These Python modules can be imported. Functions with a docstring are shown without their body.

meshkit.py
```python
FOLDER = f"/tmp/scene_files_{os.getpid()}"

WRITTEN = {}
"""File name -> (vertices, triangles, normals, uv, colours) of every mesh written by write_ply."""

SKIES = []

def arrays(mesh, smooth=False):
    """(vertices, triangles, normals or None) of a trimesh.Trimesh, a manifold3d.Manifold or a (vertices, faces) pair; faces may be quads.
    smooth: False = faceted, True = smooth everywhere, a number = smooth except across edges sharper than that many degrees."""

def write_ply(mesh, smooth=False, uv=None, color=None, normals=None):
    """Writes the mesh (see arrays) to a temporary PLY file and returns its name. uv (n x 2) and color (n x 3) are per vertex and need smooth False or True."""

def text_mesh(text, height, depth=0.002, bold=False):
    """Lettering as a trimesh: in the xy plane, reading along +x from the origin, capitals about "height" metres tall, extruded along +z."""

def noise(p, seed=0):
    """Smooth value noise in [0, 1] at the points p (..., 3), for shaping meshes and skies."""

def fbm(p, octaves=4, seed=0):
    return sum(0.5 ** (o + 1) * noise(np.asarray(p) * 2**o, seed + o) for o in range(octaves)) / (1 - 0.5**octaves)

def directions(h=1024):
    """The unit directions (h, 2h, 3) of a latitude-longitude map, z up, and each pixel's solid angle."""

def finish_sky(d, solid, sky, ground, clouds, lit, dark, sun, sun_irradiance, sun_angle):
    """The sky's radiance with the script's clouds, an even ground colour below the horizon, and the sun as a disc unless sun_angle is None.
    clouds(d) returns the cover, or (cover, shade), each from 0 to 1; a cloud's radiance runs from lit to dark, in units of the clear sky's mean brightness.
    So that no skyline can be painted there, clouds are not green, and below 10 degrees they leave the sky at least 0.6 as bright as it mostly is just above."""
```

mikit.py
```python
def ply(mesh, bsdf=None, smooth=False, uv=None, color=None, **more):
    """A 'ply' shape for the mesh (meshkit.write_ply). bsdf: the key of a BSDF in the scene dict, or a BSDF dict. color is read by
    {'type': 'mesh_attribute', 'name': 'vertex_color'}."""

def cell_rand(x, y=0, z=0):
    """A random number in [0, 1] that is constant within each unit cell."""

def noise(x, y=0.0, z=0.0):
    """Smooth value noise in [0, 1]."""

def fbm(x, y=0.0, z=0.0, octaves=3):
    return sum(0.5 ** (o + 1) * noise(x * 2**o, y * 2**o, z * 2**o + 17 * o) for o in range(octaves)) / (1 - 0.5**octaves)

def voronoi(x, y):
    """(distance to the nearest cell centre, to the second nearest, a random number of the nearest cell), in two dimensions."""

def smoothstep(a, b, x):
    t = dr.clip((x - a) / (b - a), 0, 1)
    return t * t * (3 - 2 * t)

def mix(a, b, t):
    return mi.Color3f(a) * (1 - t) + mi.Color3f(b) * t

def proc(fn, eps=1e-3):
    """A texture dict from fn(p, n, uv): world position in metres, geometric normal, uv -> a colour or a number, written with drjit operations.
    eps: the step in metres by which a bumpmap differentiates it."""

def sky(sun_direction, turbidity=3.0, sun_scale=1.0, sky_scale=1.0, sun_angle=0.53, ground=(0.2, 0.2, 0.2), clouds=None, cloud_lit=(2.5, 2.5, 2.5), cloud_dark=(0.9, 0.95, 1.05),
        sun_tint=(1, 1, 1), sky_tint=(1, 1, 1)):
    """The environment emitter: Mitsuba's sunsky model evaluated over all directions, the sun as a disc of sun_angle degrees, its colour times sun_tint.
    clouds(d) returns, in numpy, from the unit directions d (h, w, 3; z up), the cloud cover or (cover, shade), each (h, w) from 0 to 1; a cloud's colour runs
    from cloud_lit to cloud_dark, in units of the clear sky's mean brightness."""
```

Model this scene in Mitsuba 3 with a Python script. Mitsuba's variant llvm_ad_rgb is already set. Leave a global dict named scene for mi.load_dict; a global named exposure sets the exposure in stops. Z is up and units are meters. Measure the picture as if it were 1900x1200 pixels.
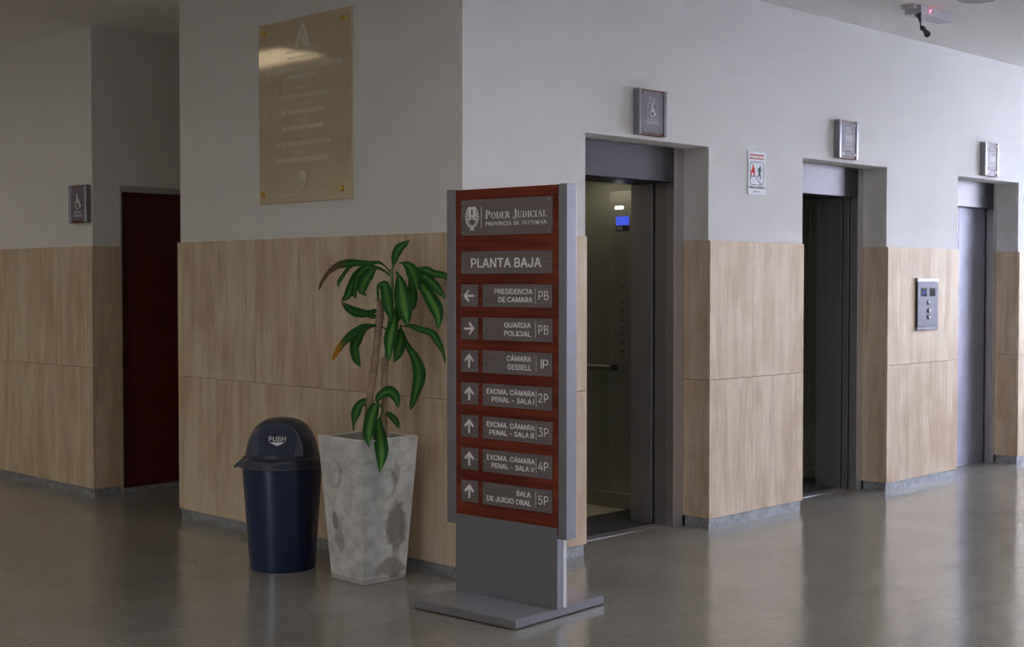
import math, random, re
import numpy as np, trimesh, mitsuba as mi, drjit as dr
import manifold3d as m3
from shapely.geometry import Polygon, box as sbox, Point, LineString
from shapely import affinity
from shapely.ops import unary_union
import mikit, meshkit
from mikit import proc, ply, noise, fbm, smoothstep, mix, cell_rand

random.seed(7); rng = np.random.default_rng(7)
T = mi.ScalarTransform4f
scene, labels = {}, {}

# ------------------------------------------------------------------ camera
# x runs along the wall of the elevators, y along the wall of the brass plaque; the corner of the two stands at the origin
EYE = (-4.8025, -5.1337, 1.5382)
FWD = (0.70872, 0.70486, -0.02967)
scene['camera'] = {'type': 'thinlens', 'fov': 40.92, 'fov_axis': 'x', 'aperture_radius': 0.006, 'focus_distance': 6.3,
                   'to_world': T().look_at(origin=EYE, target=[a + b for a, b in zip(EYE, FWD)], up=[0, 0, 1]), 'near_clip': 0.05, 'far_clip': 200.0}
exposure = 0.78

# ------------------------------------------------------------------ daylight: an overcast sky seen through the glazed end of the hall
H = 3.356                                    # ceiling
SUN = (-0.5, 0.6, 0.62)                      # behind the building: no direct sun reaches the hall
def overcast(d): return np.full(d.shape[:2], 0.92), np.full(d.shape[:2], 0.0)
scene['sky'] = mikit.sky(SUN, turbidity=5.0, sun_scale=0.0, sky_scale=172.0, ground=(0.62, 0.61, 0.60), clouds=overcast, cloud_lit=(0.93, 1.0, 1.28))
XW, XE, YF, YL = 12.5, -9.5, -8.0, 8.5       # bounds of the hall, beyond the frame
WIN = (-6.4, -0.5, 1.50, 3.26)               # high glazing of the hall's end wall x = XW: y0, y1, z0, z1
DOOR = (-1.85, -1.35, 2.1)                   # glazed entrance in the wall x = XE: y0, y1, height
WARM, COOL = (1.0, 0.91, 0.77), (1.0, 0.97, 0.93)
# lit ceiling panels (x, y, power, tint, where); the plaque mirrors the first, set dim; the rest are added fill lights
LAMP_AND_FILLS = [(-1.65, 4.15, 0.42, WARM, 'mirrored as a pale wedge in the brass plaque'), (-1.65, 7.4, 2.8, WARM, 'added as fill in front of the wall with the dim wheelchair sign'), (-1.65, -1.75, 3.2, COOL, 'added as fill over the floor left of the directory sign'),
         (0.4, -3.4, 9.0, COOL, 'added as fill across from the open elevator'), (3.6, -3.4, 8.0, COOL, 'added as fill across from the dark half open elevator')] + \
        [(x, y, 4.2, WARM, 'added as fill over the dim side of the hall') for x, y in ((-4.6, 4.15), (-7.4, 4.15), (-7.4, 7.0), (-7.4, 1.2), (-4.6, 1.2), (-4.6, -1.7), (-7.4, -1.7))]
CAR_LAMP = 11.0

# ------------------------------------------------------------------ helpers
taken = set()
def numbered(key):
    k, n = key, 0
    while k in taken:
        n += 1; k = f'{key}_{n:03d}'
    taken.add(k); return k
def thing(name, label, cat, group=None):
    k = numbered(name); labels[k] = {'label': label, 'category': cat}
    if group: labels[k]['group'] = group
    return k
def obj(name, mesh, mat, parent=None, smooth=False, uv=None, label=None, **more):
    k = numbered(f'{parent}__{name}' if parent else name)
    scene[k] = mesh if isinstance(mesh, dict) else ply(mesh, mat, smooth=smooth, uv=uv, **more)
    if label: labels[k] = {'label': label}
    return k
def struct(name, mesh, mat, label, cat, **kw):
    k = obj(name, mesh, mat, None, **kw); labels[k] = {'label': label, 'category': cat, 'kind': 'structure'}; return k
def cat_(*m): return trimesh.util.concatenate([x for x in m if x is not None])
def bx(x0, x1, y0, y1, z0, z1, b=0.0):
    if not b:
        m = trimesh.creation.box((x1 - x0, y1 - y0, z1 - z0)); m.apply_translation(((x0 + x1) / 2, (y0 + y1) / 2, (z0 + z1) / 2)); return m
    P = []
    for i in (0, 1):
        for j in (0, 1):
            for k in (0, 1):
                c = np.array([(x0, x1)[i], (y0, y1)[j], (z0, z1)[k]]); s = np.array([1 - 2 * i, 1 - 2 * j, 1 - 2 * k]) * b
                for a in range(3):
                    q = s.copy(); q[a] = 0; P.append(c + q)
    return trimesh.convex.convex_hull(np.array(P))
def ext(poly, axis, lo, hi):
    """a polygon extruded along a world axis; its two coordinates are the two others in order"""
    ms = []
    for g in getattr(poly, 'geoms', [poly]):
        if g.is_empty: continue
        m = trimesh.creation.extrude_polygon(g, hi - lo, engine='earcut'); v = m.vertices
        if axis == 'z': m.vertices = v + [0, 0, lo]
        elif axis == 'x': m.vertices = np.c_[v[:, 2] + lo, v[:, 0], v[:, 1]]
        else: m.vertices = np.c_[v[:, 0], v[:, 2] + lo, v[:, 1]]; m.faces = m.faces[:, ::-1]
        ms.append(m)
    return cat_(*ms)
def frame(origin, u, up=(0, 0, 1)):
    """local (along, up, out) -> world"""
    u, up = np.array(u, float), np.array(up, float); M = np.eye(4)
    M[:3, 0], M[:3, 1], M[:3, 2], M[:3, 3] = u, up, np.cross(u, up), origin; return M
def at(M, mesh):
    m = mesh.copy(); m.apply_transform(M); return m
def T4(x, y, z):
    M = np.eye(4); M[:3, 3] = (x, y, z); return M
def slab2(poly, lo, hi): return ext(poly, 'z', lo, hi)
def rbox(w, h, r, cx=0, cy=0): return affinity.translate(sbox(-w / 2 + r, -h / 2 + r, w / 2 - r, h / 2 - r).buffer(r, 6), cx, cy)
def letters(s, h, depth, bold):
    """text_mesh, with the capital I a plain bar"""
    x, ms, w = 0.0, [], h * (0.18 if bold else 0.125)
    for t in re.split('(I)', s):
        if t == 'I': ms.append(bx(x, x + w, 0, h * 1.03, 0, depth)); x += w + 0.12 * h
        elif t.strip():
            x += 0.26 * h * (len(t) - len(t.lstrip())); m = meshkit.text_mesh(t.strip(), h, depth, bold); q = m.bounds
            m.apply_translation((x - q[0][0], 0, 0)); ms.append(m); x += q[1][0] - q[0][0] + 0.12 * h + 0.26 * h * (len(t) - len(t.rstrip()))
    return cat_(*ms)
def txt(s, x0, x1, base, h, depth=0.0008, bold=True, out=0.0):
    m = letters(s, h, depth, bold); b = m.bounds
    m.apply_translation((-b[0][0], 0, 0)); m.apply_transform(np.diag([(x1 - x0) / (b[1][0] - b[0][0]), 1, 1, 1]))
    m.apply_translation((x0, base, out)); return m
def tube(pts, r, n=12, cap=True):
    pts = np.array(pts, float); rs = np.broadcast_to(np.asarray(r, float), (len(pts),)); V, F = [], []
    for i, p in enumerate(pts):
        d = pts[min(i + 1, len(pts) - 1)] - pts[max(i - 1, 0)]; d /= np.linalg.norm(d)
        a = np.cross(d, [0.31, 0.2, 0.93] if abs(d[2]) < 0.9 else [1, 0.1, 0]); a /= np.linalg.norm(a); b = np.cross(d, a)
        t = np.arange(n) * 2 * np.pi / n; V.append(p + rs[i] * (np.cos(t)[:, None] * a + np.sin(t)[:, None] * b))
    for i in range(len(pts) - 1):
        for j in range(n):
            k = (j + 1) % n; F += [[i * n + j, i * n + k, i * n + n + k], [i * n + j, i * n + n + k, i * n + n + j]]
    V = np.vstack(V)
    if cap:
        V = np.vstack([V, pts[:1], pts[-1:]]); m = len(V); e = (len(pts) - 1) * n
        for j in range(n): k = (j + 1) % n; F += [[m - 2, k, j], [m - 1, e + j, e + k]]
    return trimesh.Trimesh(V, F, process=False)
def brushed(name, mesh, mat_, parent, **kw):
    """a flat part facing -y whose uv follow the brushing along x"""
    m = trimesh.Trimesh(mesh.triangles.reshape(-1, 3), np.arange(len(mesh.faces) * 3).reshape(-1, 3), process=False)
    return obj(name, m, mat_, parent, uv=m.vertices[:, [0, 2]] + m.vertices[:, [1, 1]] * 0.37, **kw)
def lathe(prof, n=48): return trimesh.creation.revolve(np.array(prof, float), sections=n)
def disc(r, h, n=14): return lathe([(0, 0), (r, 0), (r, h * 0.6), (r * 0.8, h), (0, h)], n)

# ------------------------------------------------------------------ materials
def mat(key, color, rough=0.5, metal=0.0, spec=0.5, **kw):
    c = color if isinstance(color, dict) else {'type': 'rgb', 'value': list(color)}
    scene[key] = {'type': 'twosided', 'bsdf': {'type': 'principled', 'base_color': c, 'roughness': rough, 'metallic': metal, 'specular': spec, **kw}}
def light(key, rgb, power):
    return {'type': 'area', 'radiance': {'type': 'rgb', 'value': [c * power for c in rgb]}}

def f_paint(p, n, uv):
    t = fbm(p.x * 2.3 + p.y * 2.1, p.z * 2.7, 3.0, 3)
    return mix((0.80, 0.797, 0.785), (0.84, 0.837, 0.83), t)
def f_trav(p, n, uv):
    h, z = uv.x, uv.y
    w = noise(h * 6.0, z * 1.8, 1.0) * 0.05 + noise(h * 14.0, z * 5.0, 6.0) * 0.012
    band = fbm((h + w) * 19.0, z * 1.7, 2.0, 4)
    fine = fbm((h + w) * 110.0, z * 9.0, 5.0, 2)
    cloud = fbm(h * 5.0, z * 4.0, 9.0, 4)
    c = mix((0.575, 0.425, 0.285), (0.775, 0.635, 0.48), smoothstep(0.27, 0.73, band * 0.55 + cloud * 0.45))
    c = c * (0.90 + 0.2 * fine)
    pit = smoothstep(0.70, 0.84, noise((h + w) * 210.0, z * 60.0, 7.0)) * smoothstep(0.42, 0.6, cloud)
    vein = smoothstep(0.86, 0.96, noise((h + w * 2) * 22.0, z * 2.0, 3.0)) * smoothstep(0.4, 0.65, noise(h * 3.0, z * 3.5, 8.0))
    return mix(c, (0.42, 0.285, 0.17), dr.clip(0.13 * pit + 0.38 * vein, 0, 1))
def f_tile(p, n, uv):
    r = cell_rand((p.x + 1.525) / 0.3, (p.y - 0.525) / 0.3, 4.0)
    g = fbm(p.x * 130.0, p.y * 130.0, 0.0, 2); s = noise(p.x * 310.0, p.y * 310.0, 3.0); c = fbm(p.x * 1.7, p.y * 1.7, 2.0, 3)
    v = 0.80 + 0.10 * r + 0.16 * (g - 0.5) + 0.26 * (c - 0.5)
    col = mi.Color3f(0.192, 0.182, 0.152) * v
    return mix(col, (0.58, 0.56, 0.51), 0.28 * smoothstep(0.74, 0.86, s))
def f_tile_rough(p, n, uv):
    c = fbm(p.x * 2.2, p.y * 2.2, 6.0, 3); s = fbm(p.x * 3.0 + p.y * 9.0, p.y * 3.0 - p.x * 9.0, 1.0, 2)
    return 0.11 + 0.07 * c + 0.07 * smoothstep(0.6, 0.8, s)
def f_granite(p, n, uv):
    g = fbm(p.x * 120.0 + p.y * 117.0, p.z * 120.0, 0.0, 3); s = fbm(p.x * 16.0 + p.y * 15.0, p.z * 22.0, 3.0, 2)
    return mix((0.20, 0.21, 0.22), (0.36, 0.37, 0.385), smoothstep(0.3, 0.7, 0.6 * g + 0.4 * s))
def f_wood(p, n, uv):
    g = fbm(uv.x * 3.0 + 0.5 * noise(uv.x * 2.0, uv.y * 9.0), uv.y * 75.0, 1.0, 3); l = fbm(uv.x * 2.2, uv.y * 11.0, 5.0, 2)
    return mix((0.080, 0.011, 0.004), (0.165, 0.025, 0.009), smoothstep(0.25, 0.78, 0.5 * g + 0.5 * l))
def f_brass(p, n, uv):
    t = fbm(p.y * 3.0, p.z * 3.0, 1.0, 3); s = smoothstep(0.66, 0.78, fbm(p.y * 21.0, p.z * 21.0, 4.0, 3)) * smoothstep(0.45, 0.6, t)
    return mix(mix((0.74, 0.61, 0.42), (0.82, 0.69, 0.49), t), (0.58, 0.47, 0.31), 0.35 * s)
def f_cane(p, n, uv):
    r = noise(p.z * 130.0 + 2.0 * noise(p.x * 90.0, p.y * 90.0), 0.5, 0.5); b = fbm(p.x * 60.0 + p.y * 60.0, p.z * 35.0, 1.0, 3)
    return mix((0.16, 0.095, 0.055), (0.42, 0.29, 0.19), 0.5 * r + 0.5 * b)
PLX, PLY, PLA = -0.2875, 0.4123, -0.0259       # the planter: centre and turn
def f_concrete(p, n, uv):
    x, y = p.x - PLX, p.y - PLY
    u = x * math.cos(PLA) + y * math.sin(PLA); v = -x * math.sin(PLA) + y * math.cos(PLA); z = p.z
    k = fbm(p.x * 19.0 + p.y * 17.0, p.z * 19.0, p.x * 5.0, 4); q = fbm(p.x * 60.0, p.y * 60.0, p.z * 60.0, 2); w = (k - 0.5) * 0.9
    fr = smoothstep(0.02, -0.02, v + dr.abs(u) * 0.999)          # 1 on the face towards -y
    def blot(a, b, ca, cb, ra, rb, on): return on * smoothstep(0.25, -0.25, dr.sqrt(dr.square((a - ca) / ra) + dr.square((b - cb) / rb)) - 1.0 + w)
    def ring(a, b, ca, cb, r, th, on): return on * smoothstep(th, th * 0.2, dr.abs(dr.sqrt(dr.square(a - ca) + dr.square((b - cb) * 0.85)) - r + w * 0.03))
    le = 1.0 - fr
    s = blot(u, z, 0.055, 0.285, 0.062, 0.115, fr) + 0.8 * blot(u, z, 0.03, 0.075, 0.09, 0.05, fr) + 0.55 * blot(u, z, 0.045, 0.56, 0.03, 0.055, fr) * (0.4 + k)
    s += 0.5 * ring(u, z, -0.02, 0.51, 0.065, 0.016, fr * smoothstep(-0.06, 0.02, u))
    s += 0.8 * blot(v, z, 0.075, 0.31, 0.022, 0.055, le) + 0.6 * blot(v, z, 0.045, 0.22, 0.036, 0.07, le) + 0.45 * ring(v, z, 0.07, 0.56, 0.065, 0.02, le * smoothstep(0.12, 0.03, v))
    s += 0.5 * smoothstep(0.035, 0.022, z + w * 0.02)
    base = mix((0.50, 0.505, 0.485), (0.76, 0.765, 0.75), smoothstep(0.2, 0.8, k)) * (0.9 + 0.2 * q)
    return mix(base, (0.185, 0.155, 0.118), dr.clip(s, 0, 1) * 0.85)
def leafcol(lo, hi, tip, t0, t1):
    def f(p, n, uv):
        c = dr.abs(uv.y - 0.5) * 2; s = noise(uv.y * 34.0, uv.x * 3.0, 1.0)
        g = mix(hi, lo, smoothstep(0.12, 0.55, c + (s - 0.5) * 0.35)); g = g * (0.85 + 0.3 * s)
        if tip: g = mix(g, tip, smoothstep(t0, t1, uv.x + 0.12 * (noise(uv.x * 9.0, uv.y * 7.0, 2.0) - 0.5) + 0.10 * (uv.y - 0.5)))
        return g
    return f

mat('m_paint', proc(f_paint), 0.75, spec=0.25)
mat('m_ceiling', (0.76, 0.745, 0.73), 0.8, spec=0.2)
mat('m_trav', proc(f_trav), 0.6, spec=0.12)
mat('m_tile', proc(f_tile), proc(f_tile_rough), spec=0.75)
mat('m_grout', (0.13, 0.12, 0.105), 0.8)
mat('m_granite', proc(f_granite), 0.5, spec=0.25)
for k, c_, av in (('m_steel_header', (0.095, 0.09, 0.094), 0.32), ('m_steel_door', (0.30, 0.295, 0.35), 0.40), ('m_steel_panel', (0.046, 0.044, 0.048), 0.30)):     # brushed along
    scene[k] = {'type': 'twosided', 'bsdf': {'type': 'roughconductor', 'distribution': 'ggx', 'alpha_u': 0.24 if 'door' in k else 0.07, 'alpha_v': av, 'specular_reflectance': {'type': 'rgb', 'value': list(c_)}}}
mat('m_steel_dark', (0.47, 0.455, 0.48), 0.42, 0.85)
mat('m_post', (0.58, 0.565, 0.58), 0.40, 0.8)
mat('m_car', (0.34, 0.335, 0.27), 0.40, 0.9)
mat('m_alu', (0.25, 0.245, 0.27), 0.22, 0.4, spec=0.25)
mat('m_rail', (0.34, 0.335, 0.30), 0.22, 1.0)
mat('m_car_panel', (0.40, 0.39, 0.33), 0.34, 0.9)
mat('m_edge', (0.60, 0.595, 0.63), 0.42, 0.4)
mat('m_grey_enamel', (0.205, 0.205, 0.225), 0.30, 0.35)
mat('m_wood', proc(f_wood), 0.42, spec=0.15)
mat('m_plate', (0.150, 0.122, 0.115), 0.38, 0.45, spec=0.3)
mat('m_plate_wall', (0.15, 0.127, 0.147), 0.5, 0.1, spec=0.12)
mat('m_letter', (0.88, 0.88, 0.92), 0.6, spec=0.15)
mat('m_screw', (0.27, 0.25, 0.24), 0.32, 0.9)
mat('m_brass', proc(f_brass), 0.075, 0.62)
mat('m_engraved', (0.88, 0.82, 0.72), 0.5, spec=0.3)
mat('m_gold', (0.80, 0.52, 0.12), 0.22, 1.0)
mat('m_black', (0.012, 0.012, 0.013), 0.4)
mat('m_screen', (0.012, 0.012, 0.014), 0.10, spec=0.06)
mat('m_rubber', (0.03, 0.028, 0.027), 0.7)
mat('m_door_red', (0.050, 0.003, 0.003), 0.45)
mat('m_door_frame', (0.42, 0.41, 0.37), 0.5)
mat('m_navy', (0.007, 0.013, 0.036), 0.26, spec=0.4)
mat('m_navy_lid', (0.014, 0.018, 0.030), 0.28, spec=0.4)
mat('m_navy_flap', (0.007, 0.010, 0.026), 0.5, spec=0.25)
mat('m_print', (0.80, 0.80, 0.82), 0.5)
mat('m_concrete', proc(f_concrete), 0.8, spec=0.3)
mat('m_soil', (0.05, 0.038, 0.028), 0.95, spec=0.1)
mat('m_cane', proc(f_cane), 0.8, spec=0.2)
mat('m_stem', (0.10, 0.17, 0.05), 0.6)
for k, a in (('g', ((0.021, 0.082, 0.022), (0.065, 0.175, 0.034), None, 0, 1)), ('l', ((0.021, 0.085, 0.022), (0.105, 0.255, 0.05), None, 0, 1)),
             ('t', ((0.017, 0.072, 0.020), (0.038, 0.12, 0.030), (0.13, 0.07, 0.04), 0.55, 0.72)), ('b', ((0.017, 0.072, 0.020), (0.038, 0.12, 0.03), (0.45, 0.24, 0.12), 0.86, 0.96)),
             ('y', ((0.017, 0.072, 0.020), (0.035, 0.11, 0.03), (0.36, 0.15, 0.015), 0.62, 0.86))):
    scene['m_leaf_' + k] = {'type': 'principledthin', 'base_color': proc(leafcol(*a)), 'roughness': 0.45, 'diff_trans': 0.6, 'spec_trans': 0.0}
mat('m_white_plastic', (0.52, 0.49, 0.54), 0.45)
mat('m_lamp_grey', (0.36, 0.38, 0.37), 0.5)
mat('m_sign_white', (0.70, 0.715, 0.755), 0.5, spec=0.2)
for k, c_ in (('m_red', (0.62, 0.035, 0.03)), ('m_orange', (0.75, 0.15, 0.03)), ('m_ink', (0.04, 0.05, 0.065)), ('m_green', (0.02, 0.085, 0.055))): mat(k, c_, 0.7, spec=0.08)
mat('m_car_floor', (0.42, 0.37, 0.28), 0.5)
scene['m_glass'] = {'type': 'thindielectric', 'int_ior': 1.5}

# ------------------------------------------------------------------ the setting
TR, SEAM, SK, ZO = 1.80, 0.932, 0.065, 2.379          # top of the travertine, its joint, skirting, lintels
PT, SR = 0.015, 0.012                                 # how far paint and skirting lie behind the travertine's face
OPEN = [(0.957, 2.101), (3.152, 4.259), (5.353, 6.427)]
YB, YD = 2.712, 3.860                                 # the passage beside the plaque wall

# floor: square tiles laid with the walls
S = 0.3
tile = bx(-S / 2 + 0.0007, S / 2 - 0.0007, -S / 2 + 0.0007, S / 2 - 0.0007, -0.012, 0, 0.0002)
struct('floor', bx(XE, XW, YF, YL, -0.10, -0.0015), 'm_grout', 'polished grey beige tile floor of the hall', 'floor')
cells = []
for i in range(int((XE + 1.525) / S) - 1, int((XW + 1.525) / S) + 2):
    for j in range(int((YF - 0.525) / S) - 1, int((YL - 0.525) / S) + 2):
        cx, cy = -1.525 + (i + 0.5) * S, 0.525 + (j + 0.5) * S
        if not (XE < cx < XW and YF < cy < YL) or (cx > 0.2 and 0.6 < cy < 2.6) or (cx > 2.6 and cy > 0.6): continue
        d = np.array([cx - EYE[0], cy - EYE[1], -EYE[2]]); f = d @ np.array(FWD); r = (d[0] * 0.7052 - d[1] * 0.7090) / max(f, 0.1)
        dn = -d[2] / max(f, 0.1)
        seen = f > 3.5 and abs(r) < 0.40 and dn < 0.30 and not (cx > 0.12 and cy > 0.12) and not (cx > 0.1 and YB > cy > 0)
        cells.append((0 if seen else 1, f, cx, cy))
cells.sort()
tply = ply(tile, 'm_tile')
for s_, f, cx, cy in cells[:300]:
    obj('tile', {**tply, 'to_world': T().translate([cx, cy, 0])}, None, 'floor')
rest = []
for s_, f, cx, cy in cells[300:]:
    m = tile.copy(); m.apply_translation((cx, cy, 0)); rest.append(m)
k = obj('tile_field', cat_(*rest), 'm_tile', 'floor'); labels[k] = {'kind': 'stuff', 'label': 'same tiles farther off across the hall'}

def slabs(parent, axis, c0, c1, a0, a1, joints, zs=((SK, SEAM), (SEAM, TR))):
    """travertine slabs, each with its own edges, between a0 and a1 along a wall; c0 to c1 across it"""
    cuts = [a0] + [j for j in joints if a0 + 0.02 < j < a1 - 0.02] + [a1]
    for lo, hi in zs:
        for p, q in zip(cuts[:-1], cuts[1:]):
            g = 0.0005; d = rng.uniform(-0.0003, 0.0003)
            m = bx(p + g, q - g, c0 + d, c1, lo + 2 * g, hi - 2 * g, 0.0006) if axis == 'y' else bx(c0 + d, c1, p + g, q - g, lo + 2 * g, hi - 2 * g, 0.0006)
            m = trimesh.Trimesh(m.triangles.reshape(-1, 3), np.arange(len(m.faces) * 3).reshape(-1, 3), process=False)
            v = m.vertices; uv = np.c_[v[:, 0] + v[:, 1] + rng.uniform(0, 40), v[:, 2] + rng.uniform(0, 40)]
            obj('travertine_slab', m, 'm_trav', parent, uv=uv)

# wall of the elevators: plane y = 0
poly = sbox(PT, SK, XW, H + 0.02)
for a, b in OPEN: poly = poly.difference(unary_union([sbox(a, -1, b, ZO), sbox(a - 0.02, -1, b + 0.02, TR)]))
wr = struct('wall_right', ext(poly, 'y', PT, 0.225), 'm_paint', 'white plastered wall with travertine dado and three elevator openings', 'wall')
slabs(wr, 'y', 0.0, PT + 0.004, 0.0, OPEN[0][0], [0.45])
slabs(wr, 'y', 0.0, PT + 0.004, OPEN[0][1], OPEN[1][0], [2.561, 3.011])
slabs(wr, 'y', 0.0, PT + 0.004, OPEN[1][1], OPEN[2][0], [4.45, 4.90])
slabs(wr, 'y', 0.0, PT + 0.004, OPEN[2][1], XW, [6.427 + 0.45 * i for i in range(1, 12)])
for a, b in OPEN:
    slabs(wr, 'x', a - 0.018, a, PT + 0.004, 0.205, []); slabs(wr, 'x', b, b + 0.018, PT + 0.004, 0.205, [])
ends = [(SR, OPEN[0][0])] + [(OPEN[0][1], OPEN[1][0]), (OPEN[1][1], OPEN[2][0]), (OPEN[2][1], XW)]
for i, (a, b) in enumerate(ends):
    m = bx(a + (SR if i else 0), b - (SR if i < 3 else 0), SR, 0.2, 0, SK)
    if i == 0: br = struct('baseboard_right', m, 'm_granite', 'grey granite skirting under the travertine of the elevator wall', 'baseboard')
    else: obj('section', m, 'm_granite', br)

# wall of the plaque: plane x = 0
wl = struct('wall_left', bx(PT, 0.2, 0.225, YB - PT, SK, H + 0.02), 'm_paint', 'white plastered wall with travertine dado that carries the brass plaque', 'wall')
slabs(wl, 'x', 0.0, PT + 0.004, 0.0, YB, [0.486, 0.936, 1.386, 1.833, 2.284])
struct('baseboard_left', bx(SR, 0.2, SR, YB - SR, 0, SK), 'm_granite', 'grey granite skirting under the plaque wall', 'baseboard')
wp = struct('wall_passage', bx(0.2, XW + 0.2, YB - 0.2, YB - PT, 0, H + 0.02), 'm_paint', 'wall of the dark side passage', 'wall')
slabs(wp, 'y', YB - PT - 0.004, YB - 0.0005, 0.02, 3.0, [0.45 * i for i in range(1, 7)])
struct('wall_passage_end', bx(3.0, 3.2, YB - 0.2, YD + 0.2, 0, H + 0.02), 'm_paint', 'end wall of the dark side passage', 'wall')

# wall with the small sign: plane x = 0.01, beyond the passage
XD = 0.010
wd = struct('wall_back', bx(XD + PT, 0.25 - 0.02, YD + PT, YL, SK, H + 0.02), 'm_paint', 'white plastered wall beyond the passage with travertine dado', 'wall')
slabs(wd, 'x', XD, XD + PT + 0.004, YD, YL, [YD + 0.45 * i for i in range(1, 11)])
struct('baseboard_back', bx(XD + SR, 0.22, YD + SR, YL, 0, SK), 'm_granite', 'grey granite skirting beyond the passage', 'baseboard')
DX0, DX1, DZ = 0.237, 1.20, 2.238
poly = sbox(0.23, 0, 3.0, H + 0.02).difference(sbox(DX0, -1, DX1, DZ))
ws = struct('wall_side', ext(poly, 'y', YD + PT, YD + 0.2), 'm_paint', 'white wall of the passage around the dark red door', 'wall')
slabs(ws, 'y', YD, YD + PT + 0.004, XD + PT + 0.0045, DX0, [])
slabs(ws, 'y', YD, YD + PT + 0.004, DX1, 3.0, [1.65, 2.1, 2.55])
struct('baseboard_side', cat_(bx(0.221, DX0 - 0.004, YD + SR, YD + 0.1, 0, SK), bx(DX1, 3.0, YD + SR, YD + 0.1, 0, SK)), 'm_granite', 'grey granite skirting beside the dark red door', 'baseboard')
struct('wall_store', bx(0.25, 3.2, YD + 0.5, YD + 0.7, 0, H), 'm_paint', 'wall of the closed room behind the dark red door', 'wall')
dk = struct('door_1', bx(DX0 + 0.012, DX1 - 0.012, YD + 0.05, YD + 0.09, 0.045, DZ - 0.042, 0.002), 'm_door_red', 'dark red door at the end of the side passage', 'door')
obj('frame', cat_(bx(DX0, DX0 + 0.012, YD + 0.005, YD + 0.14, 0, DZ), bx(DX1 - 0.012, DX1, YD + 0.005, YD + 0.14, 0, DZ), bx(DX0 + 0.012, DX1 - 0.012, YD + 0.005, YD + 0.14, DZ - 0.042, DZ)), 'm_door_frame', dk, label='pale grey metal door frame')
obj('threshold', bx(DX0 + 0.012, DX1 - 0.012, YD + 0.02, YD + 0.12, 0, 0.042, 0.004), 'm_granite', dk, label='grey stone threshold')
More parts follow.
